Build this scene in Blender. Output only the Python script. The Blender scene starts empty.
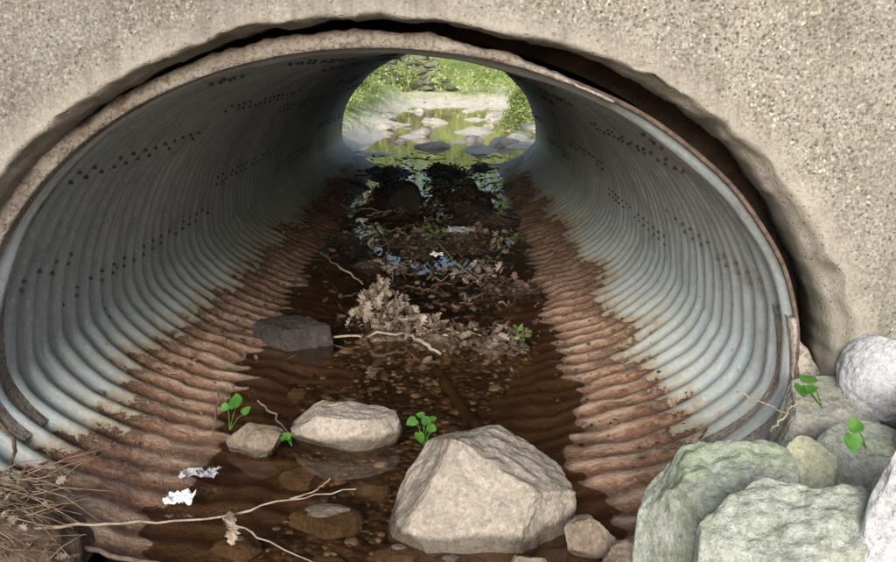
import bpy, math, random
import numpy as np
from mathutils import Vector, noise, Matrix
random.seed(7); R=random.random
def U(a,b): return a+(b-a)*R()
S=bpy.context.scene
FP=871.0; PITCH=math.radians(14.4); YAW=math.radians(0.46); EYE=1.7
CX=-0.29
def ray(px,py):
    a=(px-448)/FP; b=(281-py)/FP
    f=Vector((-math.sin(YAW)*math.cos(PITCH),math.cos(YAW)*math.cos(PITCH),-math.sin(PITCH)))
    u=Vector((-math.sin(YAW)*math.sin(PITCH),math.cos(YAW)*math.sin(PITCH),math.cos(PITCH)))
    r=Vector((math.cos(YAW),math.sin(YAW),0))
    return f+r*a+u*b
def PZ(px,py,z=0.0):
    d=ray(px,py); t=(z-EYE)/d.z; return Vector((0,0,EYE))+d*t
def PY(px,py,Y):
    d=ray(px,py); t=Y/d.y; return Vector((0,0,EYE))+d*t
def sm(a,b,x):
    t=min(1,max(0,(x-a)/(b-a))); return t*t*(3-2*t)
def fbm(v,o=4): return noise.fractal(v,1.0,2.0,o)
def obj(name,verts,faces,mat=None,smooth=True,parent=None):
    m=bpy.data.meshes.new(name); m.from_pydata([tuple(v) for v in verts],[],faces); m.update()
    if smooth: m.polygons.foreach_set('use_smooth',[True]*len(m.polygons))
    o=bpy.data.objects.new(name,m); S.collection.objects.link(o)
    if mat: m.materials.append(mat)
    if parent: o.parent=parent
    return o
# ---------------- materials
class M:
    def __init__(s,name):
        s.m=bpy.data.materials.new(name); s.m.use_nodes=True; s.t=s.m.node_tree; s.N=s.t.nodes; s.L=s.t.links
        s.b=s.N['Principled BSDF']; s.out=s.N['Material Output']
        s.geo=s.N.new('ShaderNodeNewGeometry'); s.pos=s.geo.outputs['Position']
    def set(s,i,v):
        if isinstance(v,bpy.types.NodeSocket): s.L.new(v,i)
        else: i.default_value=v
    def math(s,op,a,b=0.0,c=None,clamp=False):
        n=s.N.new('ShaderNodeMath'); n.operation=op; n.use_clamp=clamp
        s.set(n.inputs[0],a); s.set(n.inputs[1],b)
        if c is not None: s.set(n.inputs[2],c)
        return n.outputs[0]
    def scale(s,vec,v):
        n=s.N.new('ShaderNodeMapping'); s.L.new(vec,n.inputs[0]); n.inputs['Scale'].default_value=v; return n.outputs[0]
    def noise(s,sc,det=6,rough=.6,vec=None,dist=0):
        n=s.N.new('ShaderNodeTexNoise'); s.L.new(vec or s.pos,n.inputs['Vector']); n.inputs['Scale'].default_value=sc
        n.inputs['Detail'].default_value=det; n.inputs['Roughness'].default_value=rough; n.inputs['Distortion'].default_value=dist
        return n.outputs['Fac']
    def vor(s,sc,vec=None,out='Distance',feat='F1'):
        n=s.N.new('ShaderNodeTexVoronoi'); n.feature=feat; s.L.new(vec or s.pos,n.inputs['Vector']); n.inputs['Scale'].default_value=sc
        return n.outputs[out]
    def ramp(s,f,stops):
        n=s.N.new('ShaderNodeValToRGB'); s.L.new(f,n.inputs[0]); e=n.color_ramp.elements
        while len(e)<len(stops): e.new(.5)
        for k,(p,c) in enumerate(stops):
            e[k].position=p
            e[k].color=(c,c,c,1) if isinstance(c,(int,float)) else (*c,1)
        return n.outputs[0]
    def mr(s,x,a,b,c=0.,d=1.):
        n=s.N.new('ShaderNodeMapRange'); s.set(n.inputs[0],x)
        for k,v in zip((1,2,3,4),(a,b,c,d)): n.inputs[k].default_value=v
        return n.outputs[0]
    def mix(s,f,a,b,mode='MIX'):
        n=s.N.new('ShaderNodeMix'); n.data_type='RGBA'; n.blend_type=mode
        s.set(n.inputs[0],f)
        for i,v in ((6,a),(7,b)):
            if isinstance(v,tuple): v=(*v[:3],1)
            s.set(n.inputs[i],v)
        return n.outputs[2]
    def sep(s):
        n=s.N.new('ShaderNodeSeparateXYZ'); s.L.new(s.pos,n.inputs[0]); return n.outputs
    def bump(s,h,st=.5,d=.01,prev=None):
        n=s.N.new('ShaderNodeBump'); n.inputs['Strength'].default_value=st; n.inputs['Distance'].default_value=d
        s.L.new(h,n.inputs['Height'])
        if prev: s.L.new(prev,n.inputs['Normal'])
        return n.outputs[0]
    def fin(s,col,rough=.8,normal=None,metal=0.,spec=None):
        s.set(s.b.inputs['Base Color'],(*col,1) if isinstance(col,tuple) else col)
        s.set(s.b.inputs['Roughness'],rough); s.set(s.b.inputs['Metallic'],metal)
        if spec is not None: s.set(s.b.inputs['Specular IOR Level'],spec)
        if normal: s.L.new(normal,s.b.inputs['Normal'])
        return s.m
def attr(m,name):
    n=m.N.new('ShaderNodeAttribute'); n.attribute_name=name; return n.outputs['Fac']

def mat_concrete():
    m=M('concrete')
    big=m.noise(1.3,5,.6); mid=m.noise(7,6,.65); fine=m.noise(90,4,.75)
    c=m.ramp(big,[(.3,(.225,.21,.175)),(.5,(.295,.275,.23)),(.7,(.35,.325,.27))])
    x,y,z=m.sep()
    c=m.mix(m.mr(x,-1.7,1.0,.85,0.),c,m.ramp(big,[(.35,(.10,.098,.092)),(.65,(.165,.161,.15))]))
    c=m.mix(m.ramp(mid,[(.35,.5),(.6,0.)]),c,(.14,.125,.105))
    c=m.mix(m.ramp(fine,[(.38,.8),(.5,0.)]),c,(.09,.078,.06))
    c=m.mix(m.ramp(fine,[(.53,0.),(.66,.6)]),c,(.43,.41,.355))
    wob=m.N.new('ShaderNodeVectorMath'); wob.operation='MULTIPLY_ADD'
    nz=m.N.new('ShaderNodeTexNoise'); nz.inputs['Scale'].default_value=40; m.L.new(m.pos,nz.inputs['Vector'])
    m.L.new(nz.outputs['Color'],wob.inputs[0]); wob.inputs[1].default_value=(.014,.014,.014); m.L.new(m.pos,wob.inputs[2]); wv=wob.outputs[0]
    cell=m.vor(75,wv,'Color'); d=m.vor(75,wv)
    peb=m.ramp(d,[(.38,1.),(.6,0.)])
    sepc=m.N.new('ShaderNodeSeparateColor'); m.L.new(cell,sepc.inputs[0])
    pc=m.ramp(sepc.outputs[0],[(0.,(.06,.05,.04)),(.35,(.20,.16,.11)),(.65,(.36,.31,.23)),(1.,(.58,.54,.46))])
    keep=m.math('MULTIPLY',peb,m.mr(sepc.outputs[1],.25,.45))
    expo=m.mr(m.noise(1.7,3,.5),.36,.6,.35,1.)
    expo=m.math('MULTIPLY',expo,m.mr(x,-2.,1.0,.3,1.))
    e=attr(m,'edge')
    expo=m.math('MULTIPLY',expo,m.math('SUBTRACT',1.,e))
    k=m.math('MULTIPLY',keep,expo)
    c=m.mix(k,c,pc)
    pit=m.ramp(m.vor(37,wv),[(.10,1.),(.22,0.)])
    c=m.mix(m.math('MULTIPLY',pit,.7),c,(.055,.045,.035))
    c=m.mix(m.math('MULTIPLY',e,.6),c,m.mix(mid,(.24,.21,.17),(.46,.42,.36)))
    c=m.mix(m.ramp(m.noise(4,8,.75,m.scale(m.pos,(1,1,.35))),[(.54,0.),(.70,.55)]),c,(.09,.078,.062))
    c=m.mix(m.ramp(m.noise(2.2,6,.7,m.scale(m.pos,(3.5,1,.12))),[(.52,0.),(.66,.4)]),c,(.10,.09,.078))
    gl=m.math('MULTIPLY',m.mr(z,1.1,.5,0.,1.),m.ramp(m.noise(5,6,.7),[(.4,0.),(.6,.5)]))
    c=m.mix(gl,c,(.10,.13,.07))
    h=m.math('ADD',m.math('MULTIPLY',k,.8),m.math('ADD',fine,m.math('MULTIPLY',pit,-1.2)))
    n=m.bump(h,.6,.006); n=m.bump(mid,.4,.03,n)
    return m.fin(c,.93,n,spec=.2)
def mat_collar():
    m=M('collar_mortar')
    a=m.noise(3.5,6,.65); f=m.noise(60,5,.7)
    c=m.ramp(a,[(.3,(.22,.18,.15)),(.5,(.33,.29,.25)),(.68,(.45,.41,.36))])
    c=m.mix(m.ramp(m.noise(14,6,.7),[(.53,0.),(.63,.8)]),c,(.15,.085,.058))
    c=m.mix(m.ramp(f,[(.4,.6),(.5,0.)]),c,(.09,.07,.055))
    n=m.bump(f,.7,.009); n=m.bump(m.noise(12,4),.8,.03,n)
    return m.fin(c,.9,n,spec=.2)
def mat_pipe():
    m=M('galvanised_steel')
    x,y,z=m.sep()
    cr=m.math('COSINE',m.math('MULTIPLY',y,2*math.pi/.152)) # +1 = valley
    big=m.noise(1.1,6,.6); mid=m.noise(8,6,.7); sp=m.noise(45,3,.6)
    tone=attr(m,'tone')
    c=m.ramp(big,[(.3,(.35,.415,.44)),(.5,(.45,.52,.545)),(.7,(.55,.615,.635))])
    c=m.mix(m.math('MULTIPLY',tone,.4),c,(.27,.33,.355))
    c=m.mix(m.ramp(sp,[(.54,0.),(.68,.5)]),c,(.68,.73,.75))
    c=m.mix(m.ramp(mid,[(.53,0.),(.70,.5)]),c,(.20,.225,.23))
    pt=m.noise(1.7,9,.78,dist=.8)
    c=m.mix(m.ramp(pt,[(.5,0.),(.60,.4)]),c,(.31,.28,.255))
    c=m.mix(m.ramp(m.noise(2.9,9,.8,m.scale(m.pos,(1,.6,1))),[(.57,0.),(.64,.45)]),c,(.24,.255,.26))
    sc=m.ramp(m.noise(2.2,9,.8,dist=1.5),[(.62,0.),(.66,.8)])
    c=m.mix(sc,c,(.76,.79,.80))
    st=m.noise(3,6,.7,m.scale(m.pos,(.25,6.,.35)))
    c=m.mix(m.ramp(st,[(.50,0.),(.66,.45)]),c,(.26,.22,.18))
    st2=m.noise(4,5,.7,m.scale(m.pos,(.2,9.,.25)))
    c=m.mix(m.ramp(st2,[(.56,0.),(.68,.5)]),c,(.70,.73,.72))
    zz=m.math('ADD',z,m.mr(m.noise(1.4,4,.6),.3,.7,.08,-.08))
    zz=m.math('ADD',zz,m.mr(m.noise(16,5,.75),.3,.7,.05,-.05))
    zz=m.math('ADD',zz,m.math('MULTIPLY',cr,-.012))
    cream=m.mr(zz,.44,.16,0.,1.)
    c=m.mix(m.math('MULTIPLY',cream,m.mr(mid,.35,.6,.25,.7)),c,m.mix(mid,(.46,.45,.33),(.60,.61,.53)))
    och=m.mr(zz,.23,.15,0.,1.)
    c=m.mix(m.math('MULTIPLY',och,.8),c,(.32,.19,.075))
    rustm=m.mr(zz,.155,.135,0.,1.)
    rn=m.noise(5,8,.75); rf=m.noise(38,5,.75); rb=m.noise(1.9,5,.65)
    rc=m.ramp(rn,[(.3,(.12,.05,.027)),(.44,(.29,.15,.087)),(.58,(.45,.285,.19)),(.75,(.60,.46,.35))])
    rc=m.mix(m.ramp(rf,[(.4,.6),(.55,0.)]),rc,(.17,.07,.032))
    rc=m.mix(m.ramp(rf,[(.55,0.),(.68,.5)]),rc,(.60,.46,.35))
    silt=m.math('MULTIPLY',m.mr(cr,-.1,-.9,0.,1.),m.mr(m.noise(3,5,.7),.35,.6,.15,.85))
    rc=m.mix(silt,rc,(.62,.47,.355))
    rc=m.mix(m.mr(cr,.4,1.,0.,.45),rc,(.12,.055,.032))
    rc=m.mix(m.ramp(rb,[(.50,0.),(.64,.55)]),rc,(.11,.052,.032))
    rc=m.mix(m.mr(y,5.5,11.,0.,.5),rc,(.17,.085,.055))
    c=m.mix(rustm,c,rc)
    band=m.math('MULTIPLY',rustm,m.mr(zz,.085,.135,0.,1.))
    c=m.mix(m.math('MULTIPLY',band,.7),c,(.07,.032,.019))
    wet=m.math('MULTIPLY',rustm,m.mr(m.math('ADD',z,m.mr(rn,.3,.7,.03,-.03)),.018,-.005,0.,1.))
    c=m.mix(m.math('MULTIPLY',wet,.65),c,(.06,.036,.024))
    glow=m.math('MULTIPLY',m.mr(y,11.8,13.6,0.,1.),m.mr(z,1.4,.4,0.,1.))  # daylight glow at the far outlet, painted into the steel colour
    c=m.mix(m.math('MULTIPLY',glow,.92),c,(.85,.83,.77))
    fr=m.math('MULTIPLY',m.ramp(m.vor(13),[(.06,1.),(.16,0.)]),m.ramp(m.noise(1.6,3),[(.5,0.),(.62,.9)]))
    c=m.mix(fr,c,(.15,.08,.05))
    rough=m.mix(rustm,m.mix(mid,(.34,.34,.34),(.56,.56,.56)),(.85,.85,.85))
    rough=m.mix(wet,rough,(.3,.3,.3))
    met=m.math('MULTIPLY',m.math('SUBTRACT',1.,rustm),.25)
    n=m.bump(sp,.3,.005); n=m.bump(mid,.25,.02,n); n=m.bump(m.math('MULTIPLY',rustm,rf),.9,.02,n)
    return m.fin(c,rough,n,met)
def mat_simple(name,c1,c2,sc=8,rough=.8,bs=.4,bd=.01,spec=.4,c3=None):
    m=M(name); a=m.noise(sc,6,.65)
    st=[(.32,c1),(.62,c2)]
    if c3: st=[(.3,c1),(.5,c2),(.7,c3)]
    c=m.ramp(a,st); return m.fin(c,rough,m.bump(m.noise(sc*5,5,.7),bs,bd),spec=spec)
def mat_rock(name,base,light,dark,moss=None,speck=.5,wetline=None):
    m=M(name); a=m.noise(5,8,.7); f=m.noise(55,5,.75); g=m.noise(160,2,.5)
    c=m.ramp(a,[(.3,dark),(.5,base),(.72,light)])
    c=m.mix(m.ramp(f,[(.38,speck),(.5,0.)]),c,tuple(v*.4 for v in base))
    c=m.mix(m.ramp(f,[(.56,0.),(.68,speck)]),c,tuple(min(.8,v*1.5) for v in light))
    c=m.mix(m.ramp(g,[(.62,0.),(.7,.6)]),c,(.07,.06,.05))
    if moss:
        c=m.mix(m.ramp(m.noise(4.2,9,.8),[(.46,0.),(.62,.65)]),c,moss)
        c=m.mix(m.ramp(m.noise(24,6,.8),[(.50,0.),(.62,.6)]),c,(.12,.13,.08))
    rough=.85
    if wetline is not None:
        z=m.sep()[2]; w=m.mr(m.math('ADD',z,m.mr(a,.3,.7,.03,-.03)),wetline+.025,wetline,0.,1.)
        c=m.mix(m.math('MULTIPLY',w,.8),c,(.06,.045,.032)); rough=m.mr(w,0,1,.85,.2)
    n=m.bump(f,.8,.009); n=m.bump(a,.7,.04,n)
    return m.fin(c,rough,n,spec=.35)
def mat_water():
    m=M('water'); N=m.N
    tr=N.new('ShaderNodeBsdfTransparent'); tr.inputs[0].default_value=(.66,.55,.43,1)
    gl=N.new('ShaderNodeBsdfGlossy'); gl.inputs['Roughness'].default_value=.03; gl.inputs['Color'].default_value=(1,1,1,1)
    mx=N.new('ShaderNodeMixShader')
    h=m.noise(5,2,.5,m.scale(m.pos,(1.,.6,1.)),.3)
    n=m.bump(h,.08,.03)
    m.L.new(n,gl.inputs['Normal'])
    # Schlick reflectance, same from both sides of the surface
    dp=N.new('ShaderNodeVectorMath'); dp.operation='DOT_PRODUCT'
    m.L.new(n,dp.inputs[0]); m.L.new(m.geo.outputs['Incoming'],dp.inputs[1])
    q=m.math('SUBTRACT',1.,m.math('ABSOLUTE',dp.outputs['Value']),clamp=True)
    F=m.math('MULTIPLY_ADD',m.math('POWER',q,5.),.97,.03)
    m.L.new(F,mx.inputs[0]); m.L.new(tr.outputs[0],mx.inputs[1]); m.L.new(gl.outputs[0],mx.inputs[2])
    m.L.new(mx.outputs[0],m.out.inputs[0]); return m.m
def mat_ground():
    m=M('stream_bed_soil'); x,y,z=m.sep()
    a=m.noise(3,7,.7); v=m.vor(24,out='Color'); d=m.vor(24)
    s2=m.N.new('ShaderNodeSeparateColor'); m.L.new(v,s2.inputs[0])
    peb=m.ramp(s2.outputs[0],[(0.,(.08,.055,.038)),(.5,(.16,.115,.08)),(.85,(.24,.185,.135)),(1.,(.36,.31,.25))])
    c=m.mix(m.ramp(d,[(.42,0.),(.7,.8)]),peb,(.05,.035,.025))
    c=m.mix(m.ramp(a,[(.42,0.),(.58,.8)]),c,(.06,.042,.03))
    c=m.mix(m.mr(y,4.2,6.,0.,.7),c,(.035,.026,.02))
    far=m.mr(y,14.0,14.6,0.,1.)
    fc=m.ramp(m.noise(2.5,7,.7),[(.35,(.58,.51,.37)),(.5,(.85,.79,.65)),(.7,(.88,.84,.73))])
    gr=m.ramp(m.noise(6,6,.7),[(.35,(.20,.28,.07)),(.65,(.44,.52,.19))])
    fc=m.mix(m.mr(m.math('ADD',z,m.mr(a,.3,.7,.2,-.2)),.25,.5,0.,1.),fc,gr)
    c=m.mix(far,c,fc)
    dry=m.mr(z,.01,.12,0.,1.)
    nearc=m.ramp(m.noise(9,7,.7),[(.35,(.05,.036,.024)),(.65,(.16,.118,.08))])
    c=m.mix(m.math('MULTIPLY',dry,m.math('SUBTRACT',1.,far)),c,nearc)
    n=m.bump(d,.8,-.02); n=m.bump(a,.5,.05,n)
    wet=m.math('ADD',m.mr(z,.02,.12,.5,.9),far,clamp=True)
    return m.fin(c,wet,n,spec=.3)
def mat_leaf(name,c1,c2,sc=9,trans=.35,rough=.55):
    m=M(name); c=m.ramp(m.noise(sc,3,.6),[(.35,c1),(.65,c2)])
    m.fin(c,rough,spec=.3)
    t=m.N.new('ShaderNodeBsdfTranslucent'); m.L.new(c,t.inputs[0]); mx=m.N.new('ShaderNodeMixShader'); mx.inputs[0].default_value=trans
    m.L.new(m.b.outputs[0],mx.inputs[1]); m.L.new(t.outputs[0],mx.inputs[2]); m.L.new(mx.outputs[0],m.out.inputs[0]); return m.m
CONC=mat_concrete(); COL=mat_collar(); PIPE=mat_pipe(); WATER=mat_water(); GROUND=mat_ground()
RUST=mat_simple('rusty_bolt',(.05,.038,.03),(.15,.10,.075),30,.8)
SOIL=mat_simple('dark_soil',(.02,.014,.01),(.07,.045,.03),7,.95,.8,.04)
TWIG=mat_simple('dry_twig',(.14,.105,.078),(.32,.26,.2),20,.8)
DTWIG=mat_simple('wet_twig',(.03,.02,.013),(.12,.08,.05),20,.5)
STRAW=mat_simple('straw',(.055,.038,.025),(.23,.16,.105),12,.8)
DLEAF=mat_leaf('dead_leaf',(.10,.072,.052),(.34,.27,.21),14,.1,.7)
WLEAF=mat_leaf('wet_leaf',(.035,.022,.015),(.17,.11,.07),8,.05,.65)
GLEAF=mat_leaf('green_leaf',(.035,.12,.015),(.10,.24,.04),15,.25,.45)
FOL=mat_leaf('foliage',(.20,.29,.07),(.64,.70,.34),1.6,.45,.5)
FOLD=mat_leaf('foliage_dark',(.09,.14,.035),(.40,.48,.18),1.2,.4,.5)
TAN=mat_rock('tan_granite',(.33,.285,.235),(.44,.39,.33),(.21,.178,.145),wetline=.045)
DARK=mat_rock('wet_stone',(.042,.035,.031),(.075,.064,.056),(.022,.018,.016))
BROWN=mat_rock('brown_stone',(.20,.155,.115),(.29,.235,.18),(.12,.09,.065),wetline=.02)
MOSS=mat_rock('mossy_stone',(.38,.40,.35),(.52,.54,.485),(.20,.215,.175),moss=(.28,.34,.205))
PALE=mat_rock('pale_stone',(.50,.50,.51),(.62,.62,.63),(.30,.30,.30))
PINK=mat_rock('pinkish_stone',(.36,.345,.30),(.47,.455,.41),(.2,.19,.16),moss=(.27,.31,.2))
YEL=mat_rock('lichen_stone',(.42,.42,.29),(.52,.52,.38),(.25,.26,.16))
FARR=mat_rock('stream_rock',(.50,.46,.39),(.78,.74,.66),(.16,.145,.115))
FWALL=mat_rock('wall_stone',(.17,.16,.135),(.30,.285,.25),(.06,.055,.045),moss=(.17,.22,.09))
WHITE=mat_simple('white_sheet',(.75,.75,.75),(.85,.85,.85),10,.5,.2)
PLAST=mat_simple('plastic_film',(.10,.10,.11),(.34,.34,.37),10,.12,.5)
ASPH=mat_simple('asphalt',(.04,.04,.04),(.06,.06,.06),30,.9)
# ---------------- culvert profile (crown is a little higher at the far end)
def pp(a,off=0.0,Y=3.2):
    s,c=math.sin(a),math.cos(a); A=1.6 if c>0 else 1.555
    B=(1.25+.10*min(1,max(0,(Y-3.2)/11))) if s>0 else .59
    nx,nz=c/A,s/B; l=math.hypot(nx,nz)
    return CX+A*c+off*nx/l, .48+B*s+off*nz/l
Y0,Y1=3.2,14.2; PER=.152
NA=240
def coff(a,Y):
    z=.48+(1.315 if math.sin(a)>0 else .59)*math.sin(a)
    amp=.023*(.28+.72*sm(-.02,.24,z))*(.85+.3*noise.noise(Vector((math.cos(a)*3,Y*1.7,5))))
    o=amp*math.cos(2*math.pi*Y/PER)+.016*noise.noise(Vector((math.cos(a)*2,Y*.4,math.sin(a)*2)))+.009*noise.noise(Vector((math.cos(a)*6,Y*2.5,math.sin(a)*6)))
    lo=1-sm(.0,.2,z)
    if lo>0: o+=-lo*.034*max(-.4,noise.noise(Vector((math.cos(a)*7,Y*2.2,9))))-lo*.014*noise.noise(Vector((math.cos(a)*22,Y*9,3)))-lo*.016*(1-sm(3.2,4.4,Y))
    return o
def startY(z): return Y0-.52*(1-sm(.12,.55,z))
rows=[Y0-.54+i*PER/8 for i in range(int((Y1-Y0+.54)/(PER/8))+1)]
verts=[];tone=[]
rngt={}
for j,Y in enumerate(rows):
    for i in range(NA):
        a=2*math.pi*i/NA
        x,z=pp(a,coff(a,Y),Y); y=max(Y,startY(z)); verts.append((x,y,z))
        sect=int(((a/(2*math.pi))*7+.35)); pl=int((Y-2.5+(1.2 if sect%2 else 0))/2.44)
        tone.append(rngt.setdefault((sect,pl),R()))
faces=[]
for j in range(len(rows)-1):
    for i in range(NA):
        k=(i+1)%NA
        if rows[j+1]<=startY(verts[j*NA+i][2])+1e-6: continue
        faces.append((j*NA+i,j*NA+k,(j+1)*NA+k,(j+1)*NA+i))
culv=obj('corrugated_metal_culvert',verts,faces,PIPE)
at=culv.data.attributes.new('tone','FLOAT','POINT'); at.data.foreach_set('value',tone)
def tube(path,rad,seg=6,closed=False):
    V=[];F=[];n=len(path)
    for i,p in enumerate(path):
        p=Vector(p); a=Vector(path[max(0,i-1)]) ; b=Vector(path[min(n-1,i+1)])
        if closed: a=Vector(path[(i-1)%n]); b=Vector(path[(i+1)%n])
        t=(b-a); t=t.normalized() if t.length>1e-9 else Vector((1,0,0))
        u=t.cross(Vector((.13,.21,.97))).normalized(); w=t.cross(u)
        r=rad[i] if isinstance(rad,(list,tuple)) else rad
        for k in range(seg):
            q=2*math.pi*k/seg; V.append(p+u*(r*math.cos(q))+w*(r*math.sin(q)))
    for i in range(n if closed else n-1):
        j=(i+1)%n
        for k in range(seg):
            k2=(k+1)%seg; F.append((i*seg+k,i*seg+k2,j*seg+k2,j*seg+k))
    return V,F
path=[]
for i in range(NA):
    a=2*math.pi*i/NA
    x,z=pp(a,.0); y=startY(z); x,z=pp(a,coff(a,y)); path.append((x,y-.004,z))
V,F=tube(path,.010,6,True); obj('cut_rim',V,F,RUST,parent=culv)
BV=[];BF=[]
def bolt(a,Y,r=.0088):
    off=coff(a,Y); x,z=pp(a,off,Y); x2,z2=pp(a,off+1.,Y)
    n=Vector((x-x2,0,z-z2)).normalized(); p=Vector((x,Y,z)); t=Vector((0,1,0)); b=n.cross(t); o=len(BV); q0=U(0,1)
    for rr,h in ((r*1.2,-.004),(r,.007),(r*.6,.012)):
        for k in range(6):
            q=q0+k*math.pi/3; BV.append(p+n*h+t*(rr*math.cos(q))+b*(rr*math.sin(q)))
    for l in range(2):
        for k in range(6):
            k2=(k+1)%6; BF.append((o+l*6+k,o+l*6+k2,o+l*6+6+k2,o+l*6+6+k))
    BF.append(tuple(o+12+k for k in range(6)))
for sd in (0,1):
    for si,deg in enumerate((4,36,64)):
        for Yk in range(int((Y1-Y0)/PER)):
            Y=Y0+.2+Yk*PER; seg=int((Y+si*1.3+sd*.9)/2.44)
            d=deg+(9 if seg%2 else 0)
            for dd in (0,2.2):
                for ph in (0,.5):
                    if R()<.22: continue
                    a=math.radians(d+dd+(1.1 if ph else 0)+U(-.15,.15)); a=a if sd==0 else math.pi-a
                    bolt(a,round(Y/PER)*PER+ph*PER+U(-.006,.006))
for k in range(5):
    Yc=round((3.2+1.15+k*2.44)/PER)*PER
    for i in range(46):
        a=math.radians(-12+i*4.5); bolt(a,Yc)
obj('seam_bolts',BV,BF,RUST,parent=culv,smooth=False)

# ---------------- headwall
WT=2.25
def hole_off(a):
    d=math.degrees(a)%360
    o=.045
    o+=.06*math.exp(-((d-48)/30)**2)+.045*math.exp(-((min(d,360-d)-0)/22)**2)+.045*math.exp(-((d-98)/28)**2)+.02*math.exp(-((d-160)/25)**2)
    o+=.014*noise.noise(Vector((math.cos(a)*5,math.sin(a)*5,3)))+.010*noise.noise(Vector((math.cos(a)*19,math.sin(a)*19,1)))+.005*noise.noise(Vector((math.cos(a)*60,math.sin(a)*60,1)))
    return o
def wall(name,Yf,Yb,W,Zt,Zb,mat,offs,sgn=1,n=480,YP=3.2):
    V=[];F=[];E=[]
    rings=[0,.008,.02,.04,.07,.11,.16,.24,.34,.5,.8,1.2,1.7]
    def outer(a):
        x,z=pp(a,0,YP); dx,dz=x-CX,z-.48; t=1e9
        if abs(dx)>1e-6: t=min(t,W/abs(dx))
        if dz>1e-6: t=min(t,(Zt-.48)/dz)
        if dz<-1e-6: t=min(t,(.48-Zb)/-dz)
        return CX+dx*t,.48+dz*t
    for i in range(n):
        a=2*math.pi*i/n; o=offs(a); dg=math.degrees(a); dg=dg-360 if dg>180 else dg
        g=math.exp(-((dg-8)/36)**2)*.055+math.exp(-((dg-150)/30)**2)*.02
        g*=1+.5*noise.noise(Vector((math.cos(a)*12,math.sin(a)*12,20)))
        for yy,ox in ((Yb,0.03),(Yf+sgn*.24,.003),(Yf+sgn*.14,-.004+g*.1),(Yf+sgn*.075,g*.25),(Yf+sgn*.07,g*.45),(Yf+sgn*.03,.002+g*.7),(Yf+sgn*.008,.008+g*.95)):
            x,z=pp(a,o+ox+.012*noise.noise(Vector((math.cos(a)*9,yy*14,math.sin(a)*9)))+.006*noise.noise(Vector((math.cos(a)*40,yy*40,math.sin(a)*40))),YP ); V.append((x,yy,z)); E.append(1)
        ox_,oz_=outer(a)
        ix,iz=pp(a,o+.016+g,YP)
        D=math.hypot(ox_-ix,oz_-iz); nr=rings[-1]; base=min(.16,D*.6)
        for r in rings:
            if r==nr: x,z=ox_,oz_
            else:
                x0,z0=pp(a,o+.016+g+(r if r<=base else base),YP); u=0 if r<=base else (r-base)/(nr-base)
                x,z=x0+(ox_-x0)*u,z0+(oz_-z0)*u
            dent=.018*max(0,noise.noise(Vector((x*9,z*9,33)))-.1)*max(0,1-r/.12)*2
            V.append((x,Yf+sgn*dent+ .006*noise.noise(Vector((x*3,z*3,0)))+(.005*noise.noise(Vector((x*14,z*14,5)))),z)); E.append(max(0,1-r/.10))
        V.append((ox_,Yb,oz_)); E.append(0)
    k=7+len(rings)+1
    for i in range(n):
        j=(i+1)%n
        for q in range(k):
            q2=(q+1)%k
            F.append((i*k+q,i*k+q2,j*k+q2,j*k+q))
    o=obj(name,V,F,mat)
    at=o.data.attributes.new('edge','FLOAT','POINT'); at.data.foreach_set('value',E)
    return o
YF=2.98
wall('concrete_headwall',YF,3.42,7.5,WT,-.6,CONC,hole_off)
wall('stone_headwall',14.28,13.95,7.5,2.08,-.6,CONC,lambda a:.04,sgn=-1,n=160,YP=14.2)
V=[];F=[];n=160
def emb(Y,Zt,off=.05):
    L=[]
    for i in range(n):
        a=2*math.pi*i/n; x,z=pp(a,off,Y)
        dx,dz=x-CX,z-.48; t=1e9
        if abs(dx)>1e-6: t=min(t,30/abs(dx))
        if dz>1e-6: t=min(t,(Zt-.48)/dz)
        if dz<-1e-6: t=min(t,1.2/-dz)
        L.append(((x,z),(CX+dx*t,.48+dz*t)))
    return L
A_=emb(3.5,WT-.1); B_=emb(13.9,1.98)
for i in range(n):
    (x,z),(X,Z)=A_[i]; (x2,z2),(X2,Z2)=B_[i]
    V+= [(x,3.5,z),(X,3.4,Z),(X2,13.97,Z2),(x2,13.9,z2)]
for i in range(n):
    j=(i+1)%n
    for q in range(3): F.append((i*4+q,i*4+q+1,j*4+q+1,j*4+q))
obj('embankment',V,F,SOIL,False)
def ez(y): return WT-.1+(1.98-WT+.1)*(y-3.4)/10.57+.012
obj('road',[(-30,4.6,ez(4.6)),(30,4.6,ez(4.6)),(30,13,ez(13)),(-30,13,ez(13))],[(0,1,2,3)],ASPH,False)
def collar(name,a0,a1,outf,yf):
    V=[];F=[];n=420; k=7
    for i in range(n+1):
        a=math.radians(a0+(a1-a0)*i/n); e=min(1,min(i,n-i)/8)
        o=outf(math.degrees(a))*e+.014*noise.noise(Vector((math.cos(a)*11,math.sin(a)*11,7)))*e+.008*noise.noise(Vector((math.cos(a)*40,math.sin(a)*40,7)))*e
        yb=.016*noise.noise(Vector((math.cos(a)*6,math.sin(a)*6,2)))+.008*noise.noise(Vector((math.cos(a)*30,math.sin(a)*30,2)))
        for (of,yy) in ((.004,3.46),(.0,yf+.02),(.004,yf),(o*.5+.01,yf-.006+yb),(o+.008,yf+.004+yb),(o+.014,yf+.03),(o+.014,3.46)):
            x,z=pp(a,of); V.append((x,yy,z))
    for i in range(n):
        for q in range(k-1): F.append((i*k+q,i*k+q+1,(i+1)*k+q+1,(i+1)*k+q))
    return obj(name,V,F,COL)
def oL(d):
    o=.095
    if d<142: o=.095-.045*sm(142,130,d)
    if d<92: o=.05-.045*sm(92,60,d)
    return o
collar('mortar_collar',58,205,oL,3.15)
def oR(d): return .02+.10*sm(10,-2,d)
collar('mortar_collar',-35,12,oR,3.19)

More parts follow.
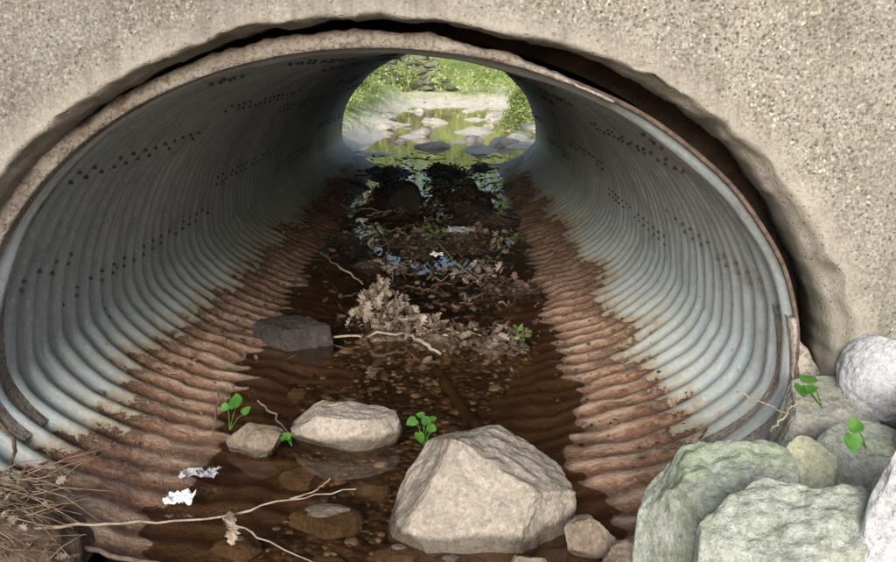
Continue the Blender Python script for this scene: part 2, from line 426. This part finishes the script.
# ---------------- ground
bumps=[]
for px,py,w,h in [(402,205,.34,.19),(385,172,.4,.17),(448,172,.35,.16),(490,222,.3,.16),(345,222,.22,.13),(468,245,.35,.15),(395,240,.25,.14),
                  (505,285,.24,.13),(495,342,.22,.125),(440,338,.22,.115),(395,330,.2,.12),(470,195,.3,.17),(350,185,.3,.15),(372,262,.2,.13),(425,275,.18,.11),(330,250,.15,.1)]:
    p=PZ(px,py,.03); bumps.append((p.x,p.y,w,h))
for _ in range(30):
    y=U(7.4,13.8); bumps.append((CX+U(-.75,.75),y,U(.12,.3),U(.1,.18)))
def ground(x,y):
    r=x-CX
    nz=noise.noise(Vector((x*2.2,y*2.2,0)))*.03+noise.noise(Vector((x*7,y*7,4)))*.016
    h=-.075+nz
    if 3.3<y<14.1 and abs(r)<1.3:
        for bx,by,w,hh in bumps:
            d2=((x-bx)/(w*1.2))**2+((y-by)/w)**2
            if d2<6: h=max(h, -.09+nz+(hh+nz*1.6)*math.exp(-d2)*1.15)
    nf=1-sm(2.55,2.95,y)
    if nf>0:
        h-= .02*nf
        L=sm(-1.35,-2.1,x)*.30+sm(-2.0,-4.5,x)*.9
        Rr=sm(.55,1.25,x)*.30+sm(1.2,2.2,x)*.40+sm(2.2,5,x)*.8
        h+= (L+Rr)*nf*(1+nz*2)
    ff=sm(14.2,16,y)
    if ff>0:
        c=-.1+ .5*math.sin((y-14)*.12); w=1.3+.03*(y-14)+.3*noise.noise(Vector((0,y*.5,1))); q=abs(x-c)-w
        b=sm(0,1.6,q)*.55+sm(1.,6,q)*1.4
        h+=ff*(b*(1+nz*3)) -.02*ff
        h+=ff*.18*max(0,noise.noise(Vector((x*1.1,y*.8,9)))-.05)*2
        h+=sm(29,36,y)*.35+sm(36,60,y)*5+sm(60,200,y)*12
    return h
def axis(a,b,st,lo,hi,g=1.25):
    v=list(np.arange(a,b+1e-6,st)); s=st
    while v[-1]<hi: s*=g; v.append(v[-1]+s)
    s=st
    while v[0]>lo: s*=g; v.insert(0,v[0]-s)
    return v
xs=axis(-2.6,2.8,.05,-300,300); ys=axis(0.8,15.5,.055,-200,450,1.12)
V=[(x,y,ground(x,y)) for y in ys for x in xs]; nx=len(xs)
F=[(j*nx+i,j*nx+i+1,(j+1)*nx+i+1,(j+1)*nx+i) for j in range(len(ys)-1) for i in range(nx-1)]
obj('ground',V,F,GROUND)
V=[];F=[]
wy=axis(-8,34,.5,-8,34)
for y in wy:
    hw=1.25 if 2.6<y<14.3 else (3.0 if y<=2.6 else 5.)
    V+=[(CX-hw,y,0),(CX+hw,y,0)]
for j in range(len(wy)-1): F.append((2*j,2*j+1,2*j+3,2*j+2))
obj('stream_water',V,F,WATER,False)

# ---------------- rocks
import bmesh
def ico(sub):
    bm=bmesh.new(); bmesh.ops.create_icosphere(bm,subdivisions=sub,radius=1)
    v=[x.co.copy() for x in bm.verts]; f=[tuple(q.index for q in p.verts) for p in bm.faces]; bm.free(); return v,f
ICO={k:ico(k) for k in (1,2,3,6)}
def rockverts(sub,seed,cuts=9,planes=(),amp=.10,fr=1.2,dmin=.62,dmax=.92,hf=.03):
    rs=random.Random(seed); v,f=ICO[sub]; P=[(Vector(n).normalized(),d) for n,d in planes]
    for _ in range(cuts):
        n=Vector((rs.gauss(0,1),rs.gauss(0,1),rs.gauss(0,1))).normalized(); P.append((n,rs.uniform(dmin,dmax)))
    out=[]; so=Vector((seed*3.1,seed*1.7,seed*.9))
    for p in v:
        q=p.copy()
        for n,d in P:
            k=q.dot(n)
            if k>d: q-=n*(k-d)*.97
        q+=p*(amp*fbm(p*fr+so,3)+(hf*fbm(p*5+so,5) if sub>3 else 0))
        out.append(q)
    return out,f
def rock(name,l,r,t,b,z0,mat,seed,dr=.75,planes=(),cuts=9,amp=.10,rot=0,sink=.35,dmin=.62,hf=.03):
    base=PZ((l+r)/2,b,z0); D=(base-Vector((0,0,EYE))).dot(ray(448,281))
    w=(r-l)/FP*D; d=w*dr; cy=base.y+d*.42
    w*=(cy/base.y)**.6
    top=PY((l+r)/2,t,cy+d*.05).z; H=max(.03,top-z0)
    cz=z0+H*(.5-sink*.5); hz=top-cz
    V,F=rockverts(6,seed,cuts,planes,amp,dmin=dmin,hf=hf)
    lx=min(v.x for v in V); hx=max(v.x for v in V); my=max(abs(v.y) for v in V); mz=max(v.z for v in V)
    cxp=PY((l+r)/2,(t+b)/2,cy).x
    V=[Vector(((v.x-(lx+hx)/2)/(hx-lx)*w,v.y/my*d/2,v.z/mz*hz)) for v in V]
    o=obj(name,V,F,mat); o.location=(cxp,cy,cz); return o
rock('boulder',384,582,431,560,-.02,TAN,3,.75,planes=[((.42,-.05,.9),.44),((-.80,-.1,.6),.60),((-.1,-.75,.65),.55),((-.15,.2,.95),.58),((.8,-.6,.1),.75)],cuts=4,amp=.05,dmin=.75)
rock('boulder',290,403,404,450,0.,TAN,8,.6,planes=[((.1,0,1),.5),((-.7,0,.7),.7)],cuts=6,amp=.06)
rock('stone',226,284,421,457,0.,BROWN,11,.7)
rock('stone',563,617,516,560,0.,BROWN,12,.8)
rock('slab_stone',250,336,321,352,.0,DARK,14,.75,planes=[((0,.0,1),.25),((-.75,-.6,.1),.55),((.6,-.8,.1),.6),((.8,.5,.1),.6)],cuts=3,amp=.03)
def sunk(px,py,w,h,seed,mat,top=-.006):
    p=PZ(px,py,top); V,F=rockverts(6,seed,8,(),.07); o=obj('stone',[Vector((v.x*w,v.y*w*.75,v.z*h)) for v in V],F,mat); o.location=(p.x,p.y,top-h*.85)
SUNK=mat_rock('submerged_stone',(.15,.115,.085),(.22,.175,.135),(.08,.06,.045))
sunk(328,510,.15,.07,16,SUNK,.0); sunk(300,470,.09,.05,27,SUNK); sunk(235,540,.10,.05,28,SUNK); sunk(455,560,.12,.06,29,SUNK); sunk(372,480,.08,.05,31,SUNK); sunk(400,548,.10,.05,33,SUNK)
sunk(350,400,.10,.05,34,SUNK); sunk(500,430,.10,.05,35,SUNK); sunk(545,470,.08,.05,36,SUNK); sunk(300,390,.07,.05,37,SUNK)
rock('stone',598,660,540,590,.0,BROWN,17,.8)
rock('stone',510,552,552,600,.0,BROWN,18,.8)
rock('stone',455,500,205,222,.0,DARK,24,.8)
rock('stone',378,424,180,214,.0,DARK,25,.8)
rp=dict(cuts=7,amp=.035,dmin=.55,hf=.02)
rock('boulder',636,796,448,640,-.02,MOSS,21,.75,planes=[((-.05,-.12,1),.45),((-.8,-.4,.3),.7),((.1,-1,.1),.7)],**rp)
rock('boulder',690,905,488,720,.02,MOSS,22,.7,planes=[((-.12,-.12,1),.45),((-.6,-.6,.3),.75),((.1,-1,.1),.7)],**rp)
rock('boulder',774,836,440,545,.22,YEL,23,.8,planes=[((0,-.4,.9),.6)],**rp)
rock('boulder',838,965,331,415,.50,PALE,31,.75,cuts=5,amp=.05)
rock('boulder',764,888,384,460,.33,PINK,32,.7,planes=[((0,-.2,1),.6)],**rp)
rock('boulder',806,925,430,520,.3,MOSS,33,.7,planes=[((.1,-.2,1),.55)],**rp)
rock('boulder',862,1010,452,640,.3,PALE,34,.7,planes=[((0,-.3,1),.55)],**rp)
rock('boulder',862,990,285,350,.62,MOSS,35,.7,**rp)
rock('boulder',900,1080,380,480,.5,MOSS,36,.7,**rp)
def scatter(name,items,mat,cuts=4,dmin=.62):
    V=[];F=[]
    for i,(p,s,sub) in enumerate(items):
        v,f=rockverts(sub,i+50,cuts,(),.12,dmin=dmin); o=len(V); rz=Matrix.Rotation(U(0,6.28),3,'Z')
        V+=[rz@Vector((a.x*s[0],a.y*s[1],a.z*s[2]))+Vector(p) for a in v]; F+=[tuple(q+o for q in g) for g in f]
    return obj(name,V,F,mat)
its=[[],[]]
for _ in range(1500):
    y=U(1.9,8) if R()<.4 else U(2,5.2); x=CX+random.gauss(0,.5)
    if abs(x-CX)>1.1: continue
    s=U(.008,.022)*(2.2 if R()<.12 else 1); its[0 if R()<.75 else 1].append(((x,y,ground(x,y)-s*.05),(s*U(.8,1.5),s,s*.5),2))
PEB=mat_simple('pebble',(.055,.038,.026),(.14,.10,.07),3,.5,.3,.004,.5,c3=(.24,.185,.135))
PEB2=mat_simple('pale_pebble',(.16,.14,.12),(.27,.24,.20),3,.5,.3,.004,.5,c3=(.38,.35,.31))
scatter('stream_pebbles',its[0],PEB,8,.5); scatter('stream_pebbles',its[1],PEB2,8,.5)
it=[]
for _ in range(70):
    y=U(17,34); x=U(-4,4.5); s=U(.05,.16)*(1 if R()<.75 else 2.2)
    it.append(((x,y,max(-.03,ground(x,y))+s*.05),(s*U(.8,1.8),s,s*U(.4,.8)),3))
for px,py,s in [(392,108,.30),(420,112,.14),(470,98,.5),(450,95,.5),(494,118,.28),(372,112,.16),(412,97,.4),(365,102,.25),(430,103,.2)]:
    p=PZ(px,py,0); it.append(((p.x,p.y,.03),(s*1.3,s,s*.7),3))
scatter('stream_rocks',it,FARR,9,.5)
it=[]
for _ in range(90):
    x=U(.75,2.6); y=U(1.5,2.9); s=U(.03,.09); it.append(((x,y,ground(x,y)+s*.2),(s*1.3,s,s*.7),3))
scatter('bank_rubble',it,PINK,9,.5)

# ---------------- leaves, litter, twigs
def leafgeo(V,F,p,size,nrm,ang,curl=.25,shape='oval'):
    n=Vector(nrm).normalized(); t=n.cross(Vector((math.cos(ang),math.sin(ang),.1))).normalized(); b=n.cross(t)
    if shape=='oval': pts=[(0,0),(.3,.28),(.65,.3),(1,0),(.65,-.3),(.3,-.28)]
    elif shape=='lobed': pts=[(0,0),(.2,.12),(.22,.34),(.38,.17),(.52,.42),(.64,.18),(.8,.28),(1,0),(.8,-.28),(.64,-.18),(.52,-.42),(.38,-.17),(.22,-.34),(.2,-.12)]
    else: pts=[(0,0),(-.08,.22),(.08,.42),(.35,.47),(.65,.33),(.88,.12),(1,0),(.88,-.12),(.65,-.33),(.35,-.47),(.08,-.42),(-.08,-.22)]
    o=len(V); V.append(p+t*(.45*size)+n*(-.02*size))
    for u,w in pts: V.append(p+t*(u*size)+b*(w*size)+n*(size*(curl*(abs(w)*1.1+ (u-.5)**2) )))
    k=len(pts)
    for i in range(k): F.append((o,o+1+i,o+1+(i+1)%k))
def rn(s=.6): return (random.gauss(0,s),random.gauss(0,s),1)
V=[];F=[]
for _ in range(6000):
    y=U(4.4,14); x=CX+random.gauss(0,.55)
    if abs(x-CX)>1.1: continue
    g=ground(x,y)
    if g<-.01 and R()<.93: continue
    leafgeo(V,F,Vector((x,y,max(g,0)+U(0,.03))),U(.03,.09),rn(.6),U(0,6.3),U(-.4,.6),'lobed' if R()<.5 else 'oval')
for px,py,w,k in [(510,338,.16,60),(470,345,.2,60),(410,335,.2,60),(500,240,.2,50),(455,240,.2,50),(500,290,.15,40),(340,240,.12,30),(425,275,.15,30)]:
    p=PZ(px,py,.03)
    for _ in range(k): leafgeo(V,F,p+Vector((random.gauss(0,w*.6),random.gauss(0,w*.4),U(0,.06))),U(.03,.08),rn(.6),U(0,6.3),U(-.4,.6),'lobed')
obj('wet_leaf_litter',V,F,WLEAF,False)
V=[];F=[]
for _ in range(1500):
    y=U(3.0,12); s=1 if R()<.5 else -1; u=U(.5,.86); x=CX+s*1.58*u; z=.48-.59*math.sqrt(1-u*u)
    if R()<(u-.5)*2: continue
    leafgeo(V,F,Vector((x,y,z+.012)),U(.012,.045),(-s*.4+random.gauss(0,.4),random.gauss(0,.4),1),U(0,6.3),U(-.4,.6),'oval')
obj('stranded_debris',V,F,WLEAF,False)
V=[];F=[]
p0=PZ(385,322,.0)
for _ in range(170):
    q=p0+Vector((random.gauss(0,.11),random.gauss(0.05,.08),0)); h=.24*math.exp(-((q.x-p0.x+.05)/.14)**2)
    q.z=U(.0,1)*h+.01
    leafgeo(V,F,q,U(.05,.11),(random.gauss(0,.8),random.gauss(-.6,.6),.7),U(0,6.3),U(-.6,.9),'lobed')
for px,py,k,w in [(425,330,24,.07),(400,325,22,.10),(490,278,20,.08),(462,278,14,.06),(480,235,26,.12),(420,240,20,.12),(500,340,16,.10),(350,205,16,.1),(440,210,30,.18),(395,270,12,.05),(470,170,30,.3),(400,160,26,.3),(385,195,20,.15),(505,250,14,.08)]:
    p=PZ(px,py,.07)
    for _ in range(k): leafgeo(V,F,p+Vector((random.gauss(0,w),random.gauss(0,w),U(0,.07))),U(.04,.10),rn(.7),U(0,6.3),U(-.6,.9),'lobed')
p=PY(230,527,2.55)
for _ in range(4): leafgeo(V,F,p+Vector((U(-.015,.015),0,U(-.02,.02))),U(.05,.075),(U(-.5,.5),-1,U(-.2,.4)),U(0,6.3),.5,'lobed')
obj('dead_leaves',V,F,DLEAF,False)
def twig(name,pts,r0,r1,mat,jit=.01,Yp=None,z=None):
    P=[]
    for q in pts:
        if Yp is not None: P.append(PY(q[0],q[1],Yp if len(q)<3 else q[2]))
        else: P.append(PZ(q[0],q[1],q[2] if len(q)>2 else z))
    out=[]
    for i in range(len(P)-1):
        for k in range(5):
            t=k/5; c=P[i].lerp(P[i+1],t); out.append(c+Vector((random.gauss(0,jit),random.gauss(0,jit),random.gauss(0,jit)))*.5)
    out.append(P[-1]); n=len(out)
    return tube(out,[(r0+(r1-r0)*i/(n-1))*U(.85,1.2) for i in range(n)],6)
def addtwigs(name,lst,mat):
    V=[];F=[]
    for a in lst:
        v,f=twig('t',**a); o=len(V); V+=v; F+=[tuple(q+o for q in g) for g in f]
    return obj(name,V,F,mat)
addtwigs('fallen_branch',[
 dict(pts=[(-10,532),(60,526),(140,523),(222,518),(290,499),(356,489)],r0=.006,r1=.0022,mat=0,jit=.008,Yp=2.6),
 dict(pts=[(222,518),(258,537),(320,566)],r0=.004,r1=.002,mat=0,jit=.006,Yp=2.55),
 dict(pts=[(290,499),(318,490),(330,478)],r0=.003,r1=.0015,mat=0,jit=.004,Yp=2.6)],TWIG)
addtwigs('sunken_log',[dict(pts=[(424,352,-.04),(446,385,-.045),(482,432,-.05)],r0=.035,r1=.03,mat=0,jit=.01)],DTWIG)
lst=[dict(pts=[(320,253,.06),(340,267,.12),(363,284,.03)],r0=.010,r1=.006,mat=0,jit=.02),
 dict(pts=[(432,237,.08),(455,262,.10),(482,284,.02)],r0=.010,r1=.006,mat=0,jit=.02),
 dict(pts=[(384,228,.12),(388,255,.12),(392,282,.02)],r0=.008,r1=.005,mat=0,jit=.02),
 dict(pts=[(335,336,.03),(390,336,.05),(450,334,.03),(500,338,.03)],r0=.009,r1=.005,mat=0,jit=.03),
 dict(pts=[(405,333,.05),(425,343,.06),(441,354,.02)],r0=.014,r1=.009,mat=0,jit=.01),
 dict(pts=[(400,318,.10),(430,318,.13),(432,335,.04)],r0=.008,r1=.005,mat=0,jit=.01),
 dict(pts=[(258,402,.06),(276,415,.06),(290,436,.02)],r0=.005,r1=.003,mat=0,jit=.01),
 dict(pts=[(340,205,.06),(365,210,.1),(400,212,.05)],r0=.015,r1=.008,mat=0,jit=.03),
 dict(pts=[(455,180,.08),(480,186,.12),(500,182,.05)],r0=.015,r1=.008,mat=0,jit=.03)]
for _ in range(56):
    px=U(350,512); py=U(150,305); a=U(-.6,.6); L=U(15,45)
    lst.append(dict(pts=[(px-L*math.cos(a)/2,py-L*math.sin(a)/2*.5,.05),(px,py,U(.06,.18)),(px+L*math.cos(a)/2,py+L*math.sin(a)/2*.5,.03)],r0=.010,r1=.004,mat=0,jit=.03))
addtwigs('driftwood_twigs',lst[:22],TWIG)
addtwigs('driftwood_twigs',lst[22:],DTWIG)
addtwigs('dark_twig',[dict(pts=[(219,388),(216,410),(213,436)],r0=.004,r1=.003,mat=0,jit=.006,Yp=3.4),
   dict(pts=[(216,405),(224,396)],r0=.003,r1=.002,mat=0,jit=.004,Yp=3.4),
   dict(pts=[(0,420),(14,446),(10,470)],r0=.008,r1=.005,mat=0,jit=.008,Yp=2.8)],DTWIG)
addtwigs('bank_twig',[dict(pts=[(770,430),(785,414),(802,400),(830,396)],r0=.004,r1=.002,mat=0,jit=.006,Yp=2.4),
   dict(pts=[(736,392),(760,402),(790,414)],r0=.003,r1=.0015,mat=0,jit=.006,Yp=2.5)],TWIG)
V=[];F=[]
for _ in range(300):
    px=random.gauss(-8,28); py=U(466,600)
    if px>80: continue
    p=PY(px,py,U(2.4,2.75)); L=U(.06,.26); a=random.gauss(.2,.5)
    d=Vector((math.cos(a),random.gauss(0,.4),-math.sin(a)*.7))
    if random.random()<.3: d.x*=-1
    q=[p, p+d*L*.5+Vector((0,0,U(-.01,.03))), p+d*L]
    v,f=tube(q,[.0024,.0018,.001],4); o=len(V); V+=v; F+=[tuple(k+o for k in g) for g in f]
obj('dry_straw_debris',V,F,STRAW)
V=[];F=[]
for _ in range(180):
    p=PY(random.gauss(5,30),U(472,600),U(2.5,2.8)); leafgeo(V,F,p,U(.03,.07),rn(.7),U(0,6.3),U(-.5,.7),'lobed')
obj('dead_leaves',V,F,DLEAF,False)
v,f=rockverts(6,91,3,(),.15); mound=obj('soil_mound',[Vector((a.x*.36,a.y*.28,a.z*.2)) for a in v],f,mat_simple('mound_soil',(.05,.034,.022),(.17,.115,.075),9,.95,.8,.02)); mound.location=(-1.6,2.62,.0)
def plant(name,leaves,root):
    V=[];F=[];VS=[];FS=[]
    r=PY(*root)
    for px,py,Y,s,ang in leaves:
        p=PY(px,py,Y)
        leafgeo(V,F,p,s*.9,(random.gauss(0,.25),-.65+random.gauss(0,.25),.8),ang,.2,'heart')
        v,f=tube([r,r.lerp(p,.6)+Vector((0,0,.01)),p],[.0022,.0018,.0013],5); o=len(VS); VS+=v; FS+=[tuple(k+o for k in g) for g in f]
    e=bpy.data.objects.new(name,None); S.collection.objects.link(e)
    obj('leaves',V,F,GLEAF,True,e); obj('stems',VS,FS,GLEAF,True,e)
plant('seedling_plant',[(416,420,3.3,.055,2.2),(428,424,3.3,.05,.6),(418,433,3.28,.055,3.6),(432,432,3.28,.05,.2),(424,416,3.33,.04,1.4),(435,420,3.31,.035,1.0)],(424,446,3.3))
plant('seedling_plant',[(236,408,3.4,.085,.1),(228,405,3.42,.045,2.2),(243,414,3.38,.05,5.2)],(230,430,3.4))
plant('seedling_plant',[(290,438,3.35,.045,1.2),(284,437,3.35,.03,3.0)],(292,446,3.35))
plant('seedling_plant',[(523,328,5.0,.045,1.5),(526,336,5.0,.04,5.),(519,334,5.,.03,3.)],(522,348,5.0))
plant('seedling_plant',[(800,386,2.35,.055,3.0),(812,384,2.35,.06,.3),(806,391,2.33,.04,4.5)],(822,408,2.37))
plant('seedling_plant',[(851,434,2.2,.06,3.2),(858,432,2.2,.05,.2)],(866,448,2.22))
def scrap(name,c,w,d,mat,seed,amp=.02):
    V=[];F=[];n=12
    for j in range(n+1):
        for i in range(n+1):
            u,v=i/n-.5,j/n-.5; e=1+.25*noise.noise(Vector((u*5,v*5,seed)))
            V.append(c+Vector((u*w*e,v*d*e,amp*noise.noise(Vector((u*5,v*5,seed+3)))+amp*.5*noise.noise(Vector((u*13,v*13,seed))))))
    F=[(j*(n+1)+i,j*(n+1)+i+1,(j+1)*(n+1)+i+1,(j+1)*(n+1)+i) for j in range(n) for i in range(n)]
    return obj(name,V,F,mat,False)
scrap('white_patch',PZ(180,497,.03),.105,.09,WHITE,2)
scrap('plastic_film',PZ(200,472,.035),.15,.07,PLAST,5,.03)
scrap('white_patch',PZ(461,229,.12),.24,.25,WHITE,9)
scrap('white_patch',PZ(362,220,.11),.12,.18,WHITE,12)  # white crumpled sheet modelled for a pale patch on the water
scrap('white_patch',PZ(437,254,.08),.11,.1,WHITE,15)  # another white sheet for a pale patch on the water

# ---------------- far side
it=[]
for row in range(7):
    x=-4.2+U(-.3,.3)
    while x<-.4-row*.12:
        w=U(.25,1.3); h=U(.6,1.3); it.append(((x+w/2,37.0+U(-.3,.3)+.08*row,.45+row*.26+U(-.07,.07)),(w*.56,.4,.18*h),3)); x+=w*U(.8,1.05)
scatter('dry_stone_wall',it,FWALL,12,.45)
def foliage(name,blobs,nl,size,mat,parent=None):
    V=[];F=[]
    tot=sum(b[3]*b[3] for b in blobs)
    for (x,y,z,r) in blobs:
        for _ in range(int(nl*r*r/tot)):
            d=Vector((random.gauss(0,1),random.gauss(0,1),random.gauss(0,1))).normalized()*r*(U(.25,1)**.6)
            k=1+.4*noise.noise(d*1.7+Vector((x,y,z))); p=Vector((x,y,z))+Vector((d.x,d.y,d.z*.8))*k
            if noise.noise(p*1.6)<-.18: continue
            leafgeo(V,F,p,size*U(.6,1.3),(random.gauss(0,.8),random.gauss(0,.8),.8),U(0,6.3),.3,'oval')
    return obj(name,V,F,mat,False,parent)
def PB(px,py,Y,r):
    p=PY(px,py,Y); return (p.x,p.y,p.z,r)
foliage('shrub',[PB(524,100,21.5,.40),PB(516,116,21,.30),PB(530,85,22,.45),PB(538,112,21.5,.35),PB(508,124,21,.2),PB(545,75,22.5,.5)],5000,.085,FOL)
foliage('shrub',[PB(343,98,21,.36),PB(350,76,22,.5),PB(338,116,20.6,.3)],3600,.085,FOL)
foliage('shrub',[(2.4,25,.9,.8),(3.0,28,1.2,1.2)],4000,.10,FOL)
foliage('shrub',[(-2.9,25,.9,.8),(-3.4,29,1.3,1.2)],4000,.10,FOL)
foliage('shrub_row',[(x,35.5+U(-1,1),.8+U(-.2,.4),U(.4,.9)) for x in (-4.2,-3.6,-2.2,-.4,.3,1.0,1.6,2.2,2.9,3.6,4.4)]+[(x,38.5+U(-1,1),2.5+U(-.3,.6),U(.8,1.3)) for x in np.arange(-9,9,1.2)]+[(x,36.6,2.1,.35) for x in (-3.4,-2.3,-1.2)],14000,.13,FOL)
foliage('woodland_backdrop',[(x,50+U(-3,3),U(2.5,9),U(1.8,2.8)) for x in np.arange(-22,22,1.6) for _ in range(2)],22000,.42,FOLD)
V=[];F=[]
for _ in range(7000):
    y=U(15,36); x=U(-5,5); g=ground(x,y)
    if g<.16: continue
    h=U(.06,.22); a=U(0,6.3); b=Vector((math.cos(a),math.sin(a),0))*.012; o=len(V); p=Vector((x,y,g-.01))
    V+=[p-b,p+b,p+Vector((random.gauss(0,.05),random.gauss(0,.05),h))]; F.append((o,o+1,o+2))
obj('bank_grass',V,F,FOL,False)
def tree(x,y,h,seed):
    rs=random.Random(seed); z=ground(x,y)-.1
    e=bpy.data.objects.new('tree',None); S.collection.objects.link(e)
    path=[Vector((x+.15*math.sin(i*.9+seed),y+.1*math.cos(i+seed),z+h*i/8)) for i in range(9)]
    V,F=tube(path,[.2*(1-i/10) for i in range(9)],8); bl=[]
    for k in range(9):
        i=rs.randint(3,7); a=rs.uniform(0,6.3); L=h*.28
        q=path[i]; end=q+Vector((math.cos(a)*L,math.sin(a)*L,L*.5)); v,f=tube([q,q.lerp(end,.5)+Vector((0,0,.1)),end],[.07,.045,.015],6)
        o=len(V); V+=v; F+=[tuple(m+o for m in g) for g in f]; bl.append((end.x,end.y,end.z,h*.13))
    bl.append((path[-1].x,path[-1].y,path[-1].z,h*.16))
    obj('trunk',V,F,BROWN,True,e); foliage('crown',bl,3500,.2,FOL,e)
for x,y,h,s in [(-9,30,8,1),(8,28,9,2),(-4.5,44,8,3),(5,45,8,4),(-11,20,8,5),(11,20,8,6)]: tree(x,y,h,s)

# ---------------- light: bright hazy sky, low soft sun behind the viewer
el=math.radians(22); sv=Vector((-.14,-1,0)).normalized()*math.cos(el)+Vector((0,0,math.sin(el)))
w=bpy.data.worlds.new("World"); S.world=w; w.use_nodes=True; nt=w.node_tree
sky=nt.nodes.new('ShaderNodeTexSky'); sky.sky_type='NISHITA'; sky.sun_disc=False; sky.sun_elevation=el; sky.sun_rotation=math.atan2(sv.x,sv.y)
sky.dust_density=3.0; sky.air_density=1.0; sky.ozone_density=1.3
bg=nt.nodes['Background']; nt.links.new(sky.outputs[0],bg.inputs[0]); bg.inputs[1].default_value=.15
L=bpy.data.lights.new('sun','SUN'); L.energy=5.0; L.angle=math.radians(30); L.color=(1,.985,.96)
lo=bpy.data.objects.new('sun',L); S.collection.objects.link(lo); lo.rotation_euler=sv.to_track_quat('Z','Y').to_euler()
cam=bpy.data.cameras.new('camera'); cam.lens=35.0; cam.clip_end=1500; cam.clip_start=.05
co=bpy.data.objects.new('camera',cam); S.collection.objects.link(co); co.location=(0,0,EYE); co.rotation_euler=(math.pi/2-PITCH,0,YAW)
S.camera=co
S.view_settings.view_transform='Standard'; S.view_settings.look='None'; S.view_settings.exposure=0
